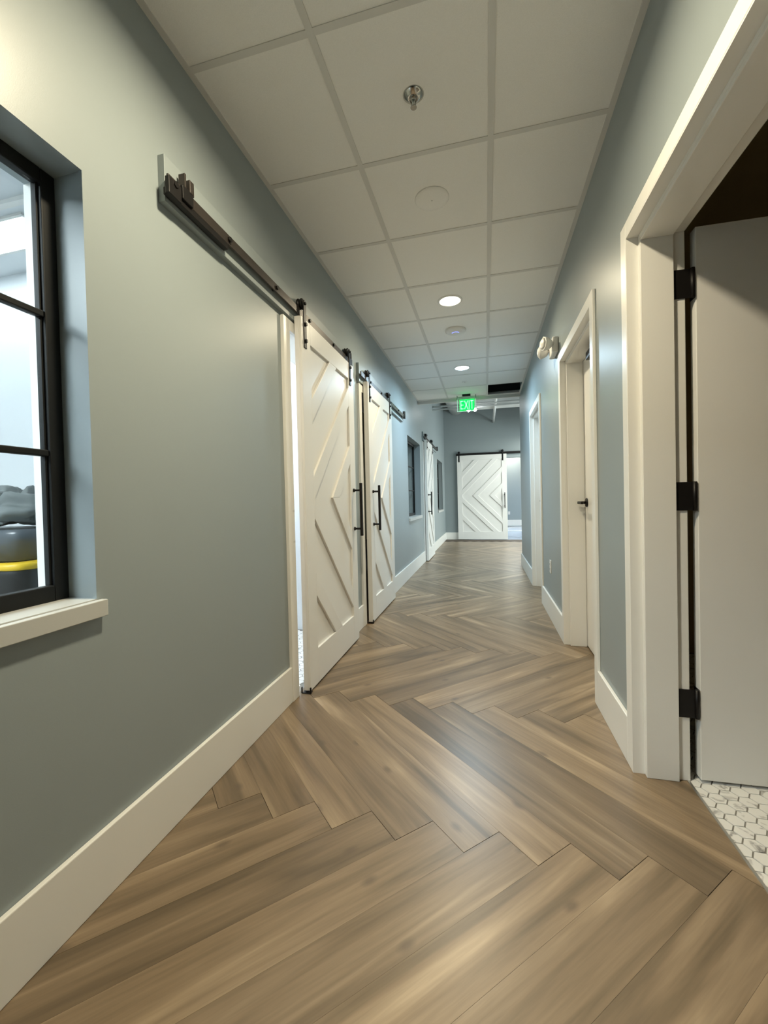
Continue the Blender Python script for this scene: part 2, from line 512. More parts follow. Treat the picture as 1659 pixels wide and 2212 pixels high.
# ------------------------------------------------------------------ hexagonal tile floors
hexf = tag(MB().box(W + TR - 0.004, XR, -0.1, 3.3, -0.05, -0.003).build('floor_restroom', 'grout'), 'white marble hexagon mosaic floor of the right-hand room', kind='structure')
struct('trim_1', MB().box(W + TR - 0.010, W + TR - 0.002, 0.915, 1.825, -0.004, 0.003), 'alu', 'thin metal strip where the plank floor meets the hexagon tiles')
HP, HC = 0.0523, 0.046
R_hex = 0.0243 / math.cos(PI / 6)
hex_me = MB().prism([(R_hex * math.cos(PI / 3 * i), R_hex * math.sin(PI / 3 * i)) for i in range(6)], -0.004, 0.0).mesh('tile')
hex_me.materials.append(M['marble'])
far_hex = MB()
for i in range(-1, 42):
    for j in range(-36, 32):
        hx = 1.836 + HC * i
        hy = 1.727 + HP * j + (HP / 2 if i % 2 else 0)
        if hy < -0.05 or hy > 3.25 or hx > XR - 0.04: continue
        full = hx - R_hex > W + TR
        near = i < 14 and 0.72 < hy < 1.85
        if full and near:
            ob = bpy.data.objects.new('tile', hex_me); COL.objects.link(ob); ob.parent = hexf
            ob.location = (hx, hy, 0)
        else:
            poly = clip_rect([(hx + R_hex * math.cos(PI / 3 * a), hy + R_hex * math.sin(PI / 3 * a)) for a in range(6)], W + TR, XR, -0.1, 3.3)
            if not poly: continue
            if near:
                mbx = MB().prism([(x - hx, y - hy) for x, y in poly], -0.004, 0.0)
                mbx.build('tile', 'marble', hexf, (hx, hy, 0), local=True)
            else:
                far_hex.prism(poly, -0.004, 0.0)
tag(far_hex.build('mosaic_field', 'marble', hexf), kind='stuff')
wash = tag(MB().box(XL, 0.0, 2.10, 3.40, -0.05, -0.003).build('floor_washroom', 'grout'), 'hexagon mosaic floor behind the first barn door', kind='structure')
wh = MB()
for i in range(26):
    for j in range(24):
        hx = -0.06 - HC * i; hy = 2.13 + HP * j + (HP / 2 if i % 2 else 0)
        if hy < 3.29: wh.prism([(hx + R_hex * math.cos(PI / 3 * a), hy + R_hex * math.sin(PI / 3 * a)) for a in range(6)], -0.004, 0.0)
tag(wh.build('mosaic_field', 'marble', wash), kind='stuff')

# ------------------------------------------------------------------ dropped ceiling
ceiling = empty('ceiling', (0, 0, H), label='dropped ceiling of square off-white tiles in a metal grid', kind='structure')
xs = [0.0, CX[0], CX[1], W]
k0, k1 = -8, 9
HOLE = (2, 8)
for k in range(k0, k1 + 1):
    ya = max(Y0 + k * T, Y_BACK); yb = min(Y0 + (k + 1) * T, Y_CEIL)
    if yb - ya < 0.02: continue
    for c in range(3):
        if (c, k) == HOLE: continue
        xa, xb = xs[c], xs[c + 1]
        bx('tile', 'tile', ceiling, xa + 0.002, xb - 0.002, ya + 0.002, yb - 0.002, 0.0, 0.018)
for x in CX:
    bx('grid_bar', 'grid', ceiling, x - 0.0125, x + 0.0125, Y_BACK, Y_CEIL, -0.0035, 0.003)
for k in range(k0, k1 + 1):
    y = Y0 + k * T
    if Y_BACK < y < Y_CEIL:
        for c in range(3):
            bx('grid_bar', 'grid', ceiling, xs[c] + (0.0125 if c else 0.024), xs[c + 1] - (0.0125 if c < 2 else 0.024), y - 0.0125, y + 0.0125, -0.003, 0.003)
bx('wall_angle', 'grid', ceiling, 0.0, 0.024, Y_BACK, Y_CEIL, -0.003, 0.003)
bx('wall_angle', 'grid', ceiling, W - 0.024, W, Y_BACK, Y_CEIL, -0.003, 0.003)
struct('trim_2', MB().box(0.0, W, Y_CEIL - 0.005, Y_CEIL + 0.03, 2.662, 2.765), 'grid', 'grey edge trim where the dropped ceiling ends')

# ------------------------------------------------------------------ baseboards
BH, BT = 0.190, 0.016
def baseboards(name, segs, x0, x1, label):
    root = empty(name, (0, 0, 0), label=label, kind='structure')
    for a, b in segs:
        bx('board', 'white', root, x0, x1, a, b, 0.0, BH, bev=0.003)
baseboards('baseboard_left', [(Y_BACK, 2.095), (3.175, 3.500), (4.565, 7.325), (8.345, Y_END)], 0.0, BT, 'tall white baseboard along the left wall')
baseboards('baseboard_right', [(Y_BACK, 0.855), (1.885, 2.350), (3.380, 4.520), (5.520, Y_RWALL + BT)], W - BT, W, 'tall white baseboard along the right wall')
rt = empty('baseboard_end', (0, 0, 0), label='tall white baseboard on the end wall beside the far barn door', kind='structure')
bx('board', 'white', rt, 0.0, 0.55, Y_END - BT, Y_END, 0, BH, bev=0.003)
bx('board', 'white', rt, 2.22, 4.0, Y_END - BT, Y_END, 0, BH, bev=0.003)

# ------------------------------------------------------------------ windows in the left wall
def window(n, ya, yb, label):
    z0, z1 = WZ
    w = yb - ya
    root = empty('window_%d' % n, (0, ya, z0), PI / 2, label=label, kind='structure')
    h = z1 - z0
    # local: x along the wall, -y out into the corridor
    fy0, fy1 = 0.098, 0.126
    fw = 0.040
    bx('frame_bar', 'blackwin', root, 0, fw, fy0, fy1, 0, h, bev=0.003)
    bx('frame_bar', 'blackwin', root, w - fw, w, fy0, fy1, 0, h, bev=0.003)
    bx('frame_bar', 'blackwin', root, fw, w - fw, fy0, fy1, 0, 0.046, bev=0.003)
    bx('frame_bar', 'blackwin', root, fw, w - fw, fy0, fy1, h - fw, h, bev=0.003)
    bx('sash_edge', 'blackwin', root, fw - 0.001, fw + 0.006, fy0 + 0.012, fy1, 0.046, h - fw)
    bx('sash_edge', 'blackwin', root, w - fw - 0.006, w - fw + 0.001, fy0 + 0.012, fy1, 0.046, h - fw)
    gw, gh = w - 2 * fw, h - fw - 0.046
    bx('muntin', 'blackwin', root, w / 2 - 0.009, w / 2 + 0.009, fy0 + 0.004, fy0 + 0.026, 0.046, h - fw, bev=0.003)
    for i in (1, 2):
        z = 0.046 + gh * i / 3 + (0.012 if i == 2 else -0.002)
        for s in (0, 1):
            a = fw if s == 0 else w / 2 + 0.009
            b = w / 2 - 0.009 if s == 0 else w - fw
            bx('muntin', 'blackwin', root, a, b, fy0 + 0.004, fy0 + 0.026, z - 0.009, z + 0.009, bev=0.003)
    for i in range(3):
        for s in (0, 1):
            a = fw + 0.001 if s == 0 else w / 2
            b = w / 2 if s == 0 else w - fw - 0.001
            bx('pane', 'glass', root, a, b, fy0 + 0.013, fy0 + 0.016, 0.047 + gh * i / 3, 0.045 + gh * (i + 1) / 3)
    # interior lining of the opening on the room side, and the sill
    bx('lining', 'white', root, w - 0.006, w, fy1, 0.205, 0.0, h)
    bx('lining', 'white', root, 0, 0.006, fy1, 0.205, 0.0, h)
    bx('sill', 'sill', root, -0.014, w + 0.014, -0.022, 0.0, -0.046, 0.0, bev=0.002)
    bx('sill_board', 'sill', root, 0.0, w, 0.0, fy0, -0.010, 0.003)
    # thin metal corner bead of the reveal
    bx('corner_bead', 'wall', root, w - 0.004, w + 0.0, -0.002, 0.010, 0.003, h)
window(1, *WIN[0], 'black-framed grid window at left edge, bright room with yellow-lidded bin behind')
window(2, *WIN[1], 'black-framed grid window between the second and third barn doors')
window(3, *WIN[2], 'farthest black-framed window on the left, past the third barn door')

# ------------------------------------------------------------------ door casings (barn-door openings)
def barn_casing(n, a, b, label):
    root = empty('trim_%d' % n, (0, a, 0), label=label, kind='structure')
    cw, top = 0.075, 2.105
    for y in (-cw, b - a):
        bx('casing', 'white', root, 0.0, 0.020, y, y + cw, 0.0, top, bev=0.002)
    bx('casing', 'white', root, 0.0, 0.020, 0.0, b - a, 2.045, top, bev=0.002)
    bx('jamb', 'white', root, -TL - 0.01, 0.0, -0.004, 0.010, 0.0, 2.045)
    bx('jamb', 'white', root, -TL - 0.01, 0.0, b - a - 0.010, b - a + 0.004, 0.0, 2.045)
    bx('head_jamb', 'white', root, -TL - 0.01, 0.0, 0.010, b - a - 0.010, 2.045, 2.062)
    if n == 3:
        for z in (1.035, 0.865):
            bx('strike_mortise', 'grid', root, 0.0195, 0.0205, -0.024, -0.002, z, z + 0.012)
barn_casing(3, *BARN_OPEN[0], 'white casing around the nearest barn-door opening, bright gap inside')
barn_casing(4, *BARN_OPEN[1], 'white casing around the second barn-door opening')
barn_casing(5, *BARN_OPEN[2], 'white casing around the third barn-door opening')

# ------------------------------------------------------------------ barn doors
def chevrons(root, w, h, mat, t0, t1):
    """raised mitred strips on the recessed panel; d folds about mid-height"""
    sl, rt_, tp, bt = 0.125, 0.125, 0.125, 0.205
    pw, ph = w - sl - rt_, h - tp - bt
    mid = ph / 2
    bands = [(0.315, 0.450), (0.775, 0.912), (1.215, 1.350), (1.64, 1.775)]
    for lo, hi in bands:
        for up in (1, 0):
            poly = [(0, 0), (pw, 0), (pw, mid), (0, mid)]      # x, distance from the top or bottom
            poly = clip(poly, -1, -1, -lo)
            if len(poly) >= 3: poly = clip(poly, 1, 1, hi)
            if len(poly) < 3 or area(poly) < 1e-4: continue
            pts = [(sl + x, bt + ph - z if up else bt + z) for x, z in poly]
            cx = sum(p[0] for p in pts) / len(pts); cz = sum(p[1] for p in pts) / len(pts)
            MB().prism([(x - cx, z - cz) for x, z in pts], t0, t1, 'y').build('chevron_strip', mat, root, (cx, 0, cz), bev=0.002, local=True)

def pull(root, x, z0, z1, y):
    hd = empty('handle', (x, y, z0))
    hd.parent = root
    L = z1 - z0
    bx('grip', 'black', hd, -0.0105, 0.0105, -0.070, -0.050, 0, L, bev=0.003)
    for z in (0.055, L - 0.055):
        MB().tube((0, 0, z), (0, -0.052, z), 0.008).build('post', 'black', hd, local=True)
        MB().lathe([(0.014, -0.0), (0.014, -0.008), (0.009, -0.012)], (0, 0, z), 'y', 16).build('rosette', 'black', hd, local=True)

def barn_door(loc, rz, w, h, handle_x, hang, label, group=None):
    root = empty('barn_door', loc, rz, label=label, cat='door', group=group)
    t_panel, t_front = -0.027, -0.042
    bx('panel', 'doorwhite', root, 0.0, w, t_panel, 0.0, 0.0, h, bev=0.001)
    bx('stile', 'doorwhite', root, 0.0, 0.125, t_front, t_panel, 0.0, h, bev=0.002)
    bx('stile', 'doorwhite', root, w - 0.125, w, t_front, t_panel, 0.0, h, bev=0.002)
    bx('rail', 'doorwhite', root, 0.125, w - 0.125, t_front, t_panel, h - 0.125, h, bev=0.002)
    bx('rail', 'doorwhite', root, 0.125, w - 0.125, t_front, t_panel, 0.0, 0.205, bev=0.002)
    chevrons(root, w, h, 'doorwhite', t_front, t_panel)
    pull(root, handle_x, 0.810, 1.215, t_front)
    for x in hang:
        hg = empty('hanger', (x, t_front, h))
        hg.parent = root
        # strap with a rounded head
        pts = [(-0.017, -0.170), (0.017, -0.170), (0.017, 0.085)] + [(0.017 * math.cos(a), 0.085 + 0.019 * math.sin(a)) for a in [PI * i / 8 for i in range(1, 8)]] + [(-0.017, 0.085)]
        MB().prism(pts, -0.006, 0.0, 'y').build('strap', 'black', hg, bev=0.001, local=True)
        MB().lathe([(0.012, -0.003), (0.031, -0.003), (0.031, 0.003), (0.026, 0.006), (0.026, 0.014), (0.031, 0.017), (0.031, 0.024), (0.012, 0.024)], (0, 0.010, 0.083), 'y', 28).build('wheel', 'black', hg, local=True)
        for z in (-0.035, -0.130):
            MB().lathe([(0.010, -0.016), (0.010, -0.006), (0.014, -0.006), (0.014, -0.0055)], (0, 0, z), 'y', 12).build('bolt', 'black', hg, local=True)
        MB().lathe([(0.007, -0.014), (0.009, -0.006)], (0, 0, 0.083), 'y', 12).build('axle', 'black', hg, local=True)
    return root

DOOR_H = 2.128
Z_D = 0.012
B1 = barn_door((0.028, 2.213, Z_D), PI / 2, 0.957, DOOR_H, 0.895, (0.045, 0.868), 'large nearest white chevron barn door on left wall, slightly open beside bright gap')
B2 = barn_door((0.028, 3.598, Z_D), PI / 2, 0.957, DOOR_H, 0.085, (0.050, 0.868), 'second white chevron barn door on the left, with handle at its near edge')
B3 = barn_door((0.028, 7.385, Z_D), PI / 2, 0.957, DOOR_H, 0.085, (0.060, 0.868), 'third narrow-looking white barn door on the left between two black windows')
B4 = barn_door((0.338, Y_END - 0.028, Z_D), 0.0, 1.262, 2.215, 1.200, (0.055, 1.165), 'frontal white chevron barn door on the end wall of the corridor')

def floor_guide(x, y, rz, label):
    root = empty('floor_guide', (x, y, 0), rz, label=label, cat='door guide', group='floor guides under barn doors')
    bx('base', 'black', root, -0.008, 0.03, -0.05, 0.0, 0.0, 0.003)
    bx('fin', 'black', root, -0.004, 0.004, -0.054, -0.046, 0.0, 0.034)
    bx('fin', 'black', root, -0.004, 0.004, 0.001, 0.006, 0.0, 0.034)
floor_guide(0.022, 2.205, PI / 2, 'tiny black floor guide at bottom corner of nearest barn door')
floor_guide(0.022, 3.590, PI / 2, 'tiny black floor guide at bottom corner of second barn door')

def track(loc, rz, length, stop_at, spacers, rail_z, label, header=True, blocks=True, half=0.020):
    root = empty('barn_door_track', loc, rz, label=label, cat='door track')
    # local: x along the wall, -y out of it
    z = rail_z
    if header:
        bx('header_board', 'wall', root, 0.012, length, -0.026, 0.0, z - 0.060, z + 0.098, bev=0.001)
        y1 = -0.026
    else:
        y1 = 0.0
    bx('rail', 'bronze' if header else 'black', root, 0.0, length, -0.051, -0.043, z - half - 0.001, z + half - 0.001, bev=0.001)
    first = any(x < 0.2 for x, _ in stop_at) and blocks
    if first:
        bx('soft_close', 'black', root, 0.0, 0.335, -0.052, -0.029, z - 0.047, z - 0.0215, bev=0.002)
    for x in spacers:
        MB().lathe([(0.013, y1), (0.013, -0.043)], (x, 0, z), 'y', 14).build('spacer', 'black', root, local=True)
        MB().lathe([(0.011, -0.060), (0.011, -0.051)], (x, 0, z), 'y', 6).build('bolt', 'black', root, local=True)
    if first:
        bx('end_cap', 'black', root, -0.004, 0.058, -0.056, -0.040, z - 0.047, z + 0.010, bev=0.002)
    for x, sgn in stop_at:
        st = empty('stop', (x, -0.047, z)); st.parent = root
        bx('clamp', 'black', st, -0.028, 0.028, -0.014, 0.012, -0.027, 0.021, bev=0.002)
        if blocks:
            bx('plate', 'bronze', st, -0.004 - 0.012 * sgn, 0.004 - 0.012 * sgn, -0.014, 0.012, 0.019, 0.068, bev=0.001)
            bx('bumper', 'bronze', st, 0.010 * sgn, 0.034 * sgn, -0.014, 0.012, 0.014, 0.064, bev=0.003)
RZ = 2.178
TRK = 'barn door tracks'
track((0, 1.215, 0), PI / 2, 1.985, [(0.085, 1), (1.945, -1)], (0.03, 0.345, 0.755, 1.165, 1.575), RZ, 'long black track on a header board above the nearest barn door')
track((0, 3.470, 0), PI / 2, 2.020, [(1.975, -1)], (0.30, 0.72, 1.15, 1.58, 1.93), RZ, 'black track on a header board above the second barn door')
track((0, 7.325, 0), PI / 2, 2.030, [(1.985, -1)], (0.30, 0.72, 1.15, 1.58, 1.93), RZ, 'black track above the third barn door on the left')
track((0.325, Y_END, 0), 0.0, 2.45, [(0.02, 1)], (0.15, 0.70, 1.3, 1.9, 2.4), 2.255, 'straight black track across the end wall above the frontal door', header=False, blocks=False, half=0.030)

# ------------------------------------------------------------------ hinged doors in the right wall
def door_frame(n, a, b, label):
    """local: x towards the camera (-Y), -y out into the corridor (-X); origin at the far side of the opening"""
    root = empty('trim_%d' % n, (W, b, 0), -PI / 2, label=label, kind='structure')
    w = b - a
    cw, out, dp = 0.060, -0.016, 0.026
    for x in (-cw, w):
        bx('casing', 'white', root, x, x + cw, out, 0.0, 0.0, DZ + cw, bev=0.003)
    bx('head_casing', 'white', root, 0.0, w, out, 0.0, DZ, DZ + cw, bev=0.003)
    bx('casing_return', 'white', root, -0.004, 0.003, out + 0.001, dp, 0.0, DZ)
    bx('casing_return', 'white', root, w - 0.003, w + 0.004, out + 0.001, dp, 0.0, DZ)
    bx('casing_return', 'white', root, 0.003, w - 0.003, out + 0.001, dp, DZ - 0.003, DZ + 0.004)
    j = 0.015
    bx('jamb', 'white', root, -0.004, j, dp, TR + 0.002, 0.0, DZ, bev=0.003)
    bx('jamb', 'white', root, w - j, w + 0.004, dp, TR + 0.002, 0.0, DZ, bev=0.003)
    bx('head_jamb', 'white', root, j, w - j, dp, TR + 0.002, DZ - j, DZ + 0.004, bev=0.003)
    bx('door_stop', 'white', root, j, j + 0.013, dp, 0.136, 0.0, DZ - j, bev=0.002)
    bx('door_stop', 'white', root, w - j - 0.013, w - j, dp, 0.136, 0.0, DZ - j, bev=0.002)
    bx('door_stop', 'white', root, j + 0.013, w - j - 0.013, dp, 0.136, DZ - j - 0.013, DZ - j, bev=0.002)
    return root
door_frame(6, *HINGED[0], 'wide white door frame at the right edge, its door standing open')
door_frame(7, *HINGED[1], 'white door frame in the middle of the right wall around closed door')
door_frame(8, *HINGED[2], 'farthest white door frame on the right wall')
LH = 2.040
def lever(parent, x, y, z, sgn):
    lv = empty('lever', (x, y, z)); lv.parent = parent
    MB().lathe([(0.031, 0.0), (0.031, -0.006), (0.026, -0.011), (0.012, -0.012)], (0, 0, 0), 'y', 24).build('rosette', 'black', lv, local=True)
    MB().tube((0, 0, 0), (0, -0.050, 0), 0.010).build('neck', 'black', lv, local=True)
    bx('grip', 'black', lv, -0.012 if sgn > 0 else -0.110, 0.110 if sgn > 0 else 0.012, -0.062, -0.045, -0.010, 0.010, bev=0.004)
def closed_door(n, a, b, label):
    root = empty('door_%d' % n, (W + 0.137, b - 0.018, 0.010), -PI / 2, label=label, kind='structure')
    w = b - a - 0.036
    bx('leaf', 'doorwhite', root, 0.0, w, 0.0, 0.040, 0.0, LH, bev=0.002)
    lever(root, 0.070, 0.0, 1.030, 1)
    if n == 2:
        bx('closer', 'black', root, 0.30, 0.52, -0.045, 0.0, LH - 0.085, LH - 0.035, bev=0.004)
        bx('closer_arm', 'black', root, 0.24, 0.30, -0.030, -0.020, LH - 0.065, LH - 0.050)
closed_door(2, *HINGED[1], 'closed flat white door with black lever on the right wall')
closed_door(3, *HINGED[2], 'farthest closed white door on the right wall')
d1 = empty('door_1', (W + TR + 0.034, 1.806, 0.012), math.radians(1.5), label='flat white door standing open into dark room at right edge', kind='structure')
bx('leaf', 'doorwhite', d1, 0.0, 0.885, 0.0, 0.042, 0.0, 2.052, bev=0.002)
for z in (1.850, 1.065, 0.285):
    hg = empty('hinge', (0, 0, z)); hg.parent = d1
    bx('plate', 'black', hg, -0.0025, 0.0005, 0.004, 0.040, -0.053, 0.053)
    MB().lathe([(0.0075, -0.054), (0.0075, 0.054)], (-0.010, 0.0, 0), 'z', 12).build('knuckle', 'black', hg, local=True)
    bx('plate', 'black', hg, -0.072, -0.014, 0.0012, 0.0040, -0.053, 0.053)

# ------------------------------------------------------------------ recessed lights and ceiling devices
def downlight(y, lens, col, watts, label):
    root = empty('recessed_light', (0.804, y, H), label=label, cat='ceiling light', group='recessed ceiling lights')
    MB().lathe([(0.080, -0.001), (0.083, -0.007), (0.096, -0.006), (0.101, -0.001), (0.101, 0.003), (0.080, 0.003)], n=40, cap=False).build('trim_ring', 'plastic', root, local=True)
    MB().lathe([(0.0805, -0.0005), (0.0805, 0.002)], n=40).build('lens', lens, root, local=True)
    ld = bpy.data.lights.new('led', 'AREA')
    ld.shape = 'DISK'; ld.size = 0.158; ld.energy = watts; ld.color = col; ld.spread = SPREAD
    lo = bpy.data.objects.new('led', ld); COL.objects.link(lo); lo.parent = root; lo.location = (0, 0, -0.0025)
downlight(Y0 + 3.5 * T, 'warmlens', WARM, P_MID, 'nearer glowing round recessed light, warm white, in the ceiling')
downlight(Y0 + 6.5 * T, 'neutlens', NEUTRAL, P_FAR, 'farther glowing round recessed light near the green exit sign')
downlight(Y0 - 0.5 * T, 'warmlens', WARM, P_NEAR, 'round recessed light in the ceiling just above the viewer')

sp = empty('sprinkler', (0.806, 1.709, H), label='small chrome sprinkler head hanging from the nearest middle ceiling tile', cat='sprinkler')
MB().lathe([(0.041, 0.003), (0.042, 0.0), (0.036, -0.006), (0.024, -0.014), (0.020, -0.016)], n=32).build('escutcheon', 'chrome', sp, local=True)
MB().lathe([(0.014, -0.014), (0.011, -0.026), (0.008, -0.030), (0.004, -0.046)], n=20).build('body', 'chrome', sp, local=True)
for a in (0, PI):
    MB().tube((0.013 * math.cos(a), 0.013 * math.sin(a), -0.02), (0.006 * math.cos(a), 0.006 * math.sin(a), -0.050), 0.0022, 8).build('frame_arm', 'chrome', sp, local=True)
MB().lathe([(0.012, -0.052), (0.013, -0.050), (0.004, -0.048)], n=16).build('deflector', 'chrome', sp, local=True)
s2 = empty('sprinkler', (0.808, 6.015, H), label='small white recessed sprinkler just before the exit sign', cat='sprinkler')
MB().lathe([(0.020, 0.003), (0.024, -0.001), (0.034, -0.005), (0.040, -0.001), (0.040, 0.003)], n=28, cap=False).build('escutcheon', 'plastic', s2, local=True)
MB().lathe([(0.021, 0.002), (0.012, 0.0), (0.008, -0.010)], n=16).build('body', 'grid', s2, local=True)
spk = empty('ceiling_speaker', (0.806, 2.312, H), label='flat round white ceiling disc without a light, behind the sprinkler', cat='speaker')
MB().lathe([(0.090, 0.003), (0.092, -0.002), (0.088, -0.006), (0.070, -0.009), (0.030, -0.011), (0.003, -0.0115)], n=48).build('cover', 'tile', spk, local=True)
MB().lathe([(0.0035, -0.0140), (0.0045, -0.0110)], n=12).build('screw', 'grid', spk, local=True)
ap = empty('access_point', (0.806, 4.148, H), label='round white ceiling access point with a thin blue light arc', cat='access point')
MB().lathe([(0.098, 0.003), (0.100, -0.004), (0.096, -0.014), (0.078, -0.024), (0.040, -0.030), (0.003, -0.031)], n=48).build('cover', 'plastic', ap, local=True)
mb = MB()
ring = [(0.036 * math.cos(a), 0.036 * math.sin(a)) for a in [PI * (1.1 + 0.8 * i / 39) for i in range(40)]]
ring2 = [(0.031 * math.cos(a), 0.031 * math.sin(a)) for a in [PI * (1.1 + 0.8 * i / 39) for i in range(40)]]
v = [(x, y, -0.0310) for x, y in ring] + [(x, y, -0.0325) for x, y in ring2]
mb.add(v, [(i, i + 1, 41 + i, 40 + i) for i in range(39)])
mb.build('status_ring', 'led', ap, local=True)

# ------------------------------------------------------------------ exit sign
ex = empty('exit_sign', (0.797, 6.735, H), label='glowing green EXIT sign hanging from the ceiling at corridor end', cat='exit sign')
bx('canopy', 'black', ex, -0.062, 0.062, -0.030, 0.030, -0.028, 0.0, bev=0.002)
bx('hanger_bar', 'alu', ex, -0.142, 0.142, -0.008, 0.008, -0.040, -0.028)
for x in (-0.146, 0.138):
    bx('bracket', 'black', ex, x, x + 0.008, -0.008, 0.008, -0.075, -0.010)
bx('panel', 'acrylic', ex, -0.142, 0.142, -0.004, 0.004, -0.262, -0.040)
gp = bx('sign_face', 'green', ex, -0.105, 0.118, -0.0065, -0.0045, -0.248, -0.078)
fr_ = [(-0.142, 0.142, -0.262, -0.257), (-0.142, -0.137, -0.257, -0.045), (0.137, 0.142, -0.257, -0.045)]
for a, b, c, d in fr_:
    bx('lit_edge', 'letter', ex, a, b, -0.0045, 0.0045, c, d)
def bar(mb, x0, z0, x1, z1, t):
    d = Vector((x1 - x0, z1 - z0)).normalized(); nrm = Vector((-d.y, d.x)) * t / 2
    mb.prism([(x0 + nrm.x, z0 + nrm.y), (x0 - nrm.x, z0 - nrm.y), (x1 - nrm.x, z1 - nrm.y), (x1 + nrm.x, z1 + nrm.y)], -0.0085, -0.0068, 'y')
zt, zb, th = -0.098, -0.228, 0.013
lt = []
e_ = MB(); bar(e_, -0.086, zb, -0.086, zt, th)
for z in (zb + th / 2, (zb + zt) / 2, zt - th / 2): bar(e_, -0.086, z, -0.046, z, th)
x_ = MB(); bar(x_, -0.030, zb, 0.020, zt, th); bar(x_, -0.030, zt, 0.020, zb, th)
i_ = MB(); bar(i_, 0.040, zb, 0.040, zt, th)
t_ = MB(); bar(t_, 0.082, zb, 0.082, zt, th); bar(t_, 0.056, zt - th / 2, 0.108, zt - th / 2, th)
for mbl in (e_, x_, i_, t_):
    o = mbl.build('letter', 'letter', gp)
    o.location = (-0.0065, 0.0055, 0.163)

# ------------------------------------------------------------------ emergency light and outlets on the right wall
em = empty('emergency_light', (W, 3.52, 2.235), -PI / 2, label='white twin-head emergency light beside the middle door frame', cat='emergency light')
bx('housing', 'plastic', em, -0.095, 0.095, -0.045, 0.0, -0.060, 0.060, bev=0.010)
for x, yw in ((0.095, 0.35), (-0.085, -0.25)):
    hd = empty('lamp_head', (x, -0.072, 0.004), yw); hd.parent = em
    MB().lathe([(0.026, 0.020), (0.040, 0.004), (0.050, -0.022), (0.054, -0.040), (0.048, -0.044)], (0, 0, 0), 'y', 8).build('shell', 'plastic', hd, local=True)
    MB().lathe([(0.046, -0.0435), (0.030, -0.056), (0.006, -0.062)], (0, 0, 0), 'y', 8).build('lens', 'plastic', hd, local=True)
    MB().tube((0, 0.045, 0), (0, 0.010, 0), 0.014, 10).build('swivel', 'plastic', hd, local=True)

def outlet(loc, rz, label):
    root = empty('wall_outlet', loc, rz, label=label, cat='outlet')
    bx('cover_plate', 'plastic', root, -0.036, 0.036, -0.006, 0.0, 0.0, 0.116, bev=0.002)
    for z in (0.036, 0.080):
        so = bx('socket', 'plastic', root, -0.017, 0.017, -0.0085, -0.006, z - 0.014, z + 0.014, bev=0.002)
        for x in (-0.007, 0.005):
            sl = bx('slot', 'black', so, x, x + 0.002, -0.0018, 0.0, -0.005, 0.005)
    return root
outlet((W, 4.02, 0.405), -PI / 2, 'white wall outlet low on the right wall between two door frames')
outlet((1.91, 16.70, 0.45), 0.0, 'small white outlet on the wall beyond the far barn door')

# ------------------------------------------------------------------ lobby services above the end wall
mb = MB().lathe([(0.20, 7.6), (0.20, 11.44)], (0.335, 0, 3.52), 'y', 28)
dct = tag(mb.build('round_duct', 'dullwhite', None, (0.335, 9.5, 3.52)), 'white round air duct running to the end wall left of the exit sign', 'duct')
for y in (8.6, 10.2):
    MB().lathe([(0.204, y - 0.02), (0.208, y), (0.204, y + 0.02)], (0.335, 0, 3.52), 'y', 28, cap=False).build('seam_band', 'dullwhite', dct, (0, 0, 0)).matrix_parent_inverse = Matrix.Translation((-0.335, -9.5, -3.52))
def pipe(a, b, r, label, name='ceiling_pipe'):
    c = [(a[i] + b[i]) / 2 for i in range(3)]
    return tag(MB().tube(a, b, r, 14).build(name, 'dullwhite', None, tuple(c)), label, 'pipe')
pipe((1.29, 8.2, 3.075), (1.29, 11.45, 3.075), 0.030, 'white pipe running away from the viewer right of the exit sign')
pipe((0.0, 9.0, 3.045), (4.0, 9.0, 3.045), 0.020, 'upper of two thin white pipes crossing near the end wall')
pipe((0.0, 9.0, 2.985), (4.0, 9.0, 2.985), 0.016, 'lower of two thin white pipes crossing near the end wall')
js = empty('roof_joist', (0, 8.0, 2.90), label='white open-web roof joist just behind the ceiling edge', cat='joist')
bx('chord', 'dullwhite', js, 0.0, 4.0, -0.03, 0.03, 0.0, 0.045)
bx('chord', 'dullwhite', js, 0.0, 4.0, -0.03, 0.03, 0.50, 0.545)
for i in range(8):
    x0 = 0.1 + i * 0.45
    MB().tube((x0, 0, 0.04), (x0 + 0.225, 0, 0.51), 0.012, 8).build('web', 'dullwhite', js, local=True)
    MB().tube((x0 + 0.225, 0, 0.51), (x0 + 0.45, 0, 0.04), 0.012, 8).build('web', 'dullwhite', js, local=True)
bxo = bx('square_duct', 'dullwhite', None, 0.75, 4.0, 9.5, 9.9, 3.10, 3.40, bev=0.004)
tag(bxo, 'rectangular white duct crossing behind the thin pipes', 'duct')
tw = empty('twin_spotlight', (0.805, 9.0, 2.955), label='small fixture with two bright bulbs seen beside the exit sign', cat='spotlight')
bx('bar', 'dullwhite', tw, -0.10, 0.10, -0.02, 0.02, -0.005, 0.016)
for x in (-0.055, 0.075):
    MB().lathe([(0.014, -0.062), (0.032, -0.044), (0.034, -0.024), (0.016, -0.004)], (x, 0, 0), 'z', 16).build('bulb', 'bulb', tw, local=True)

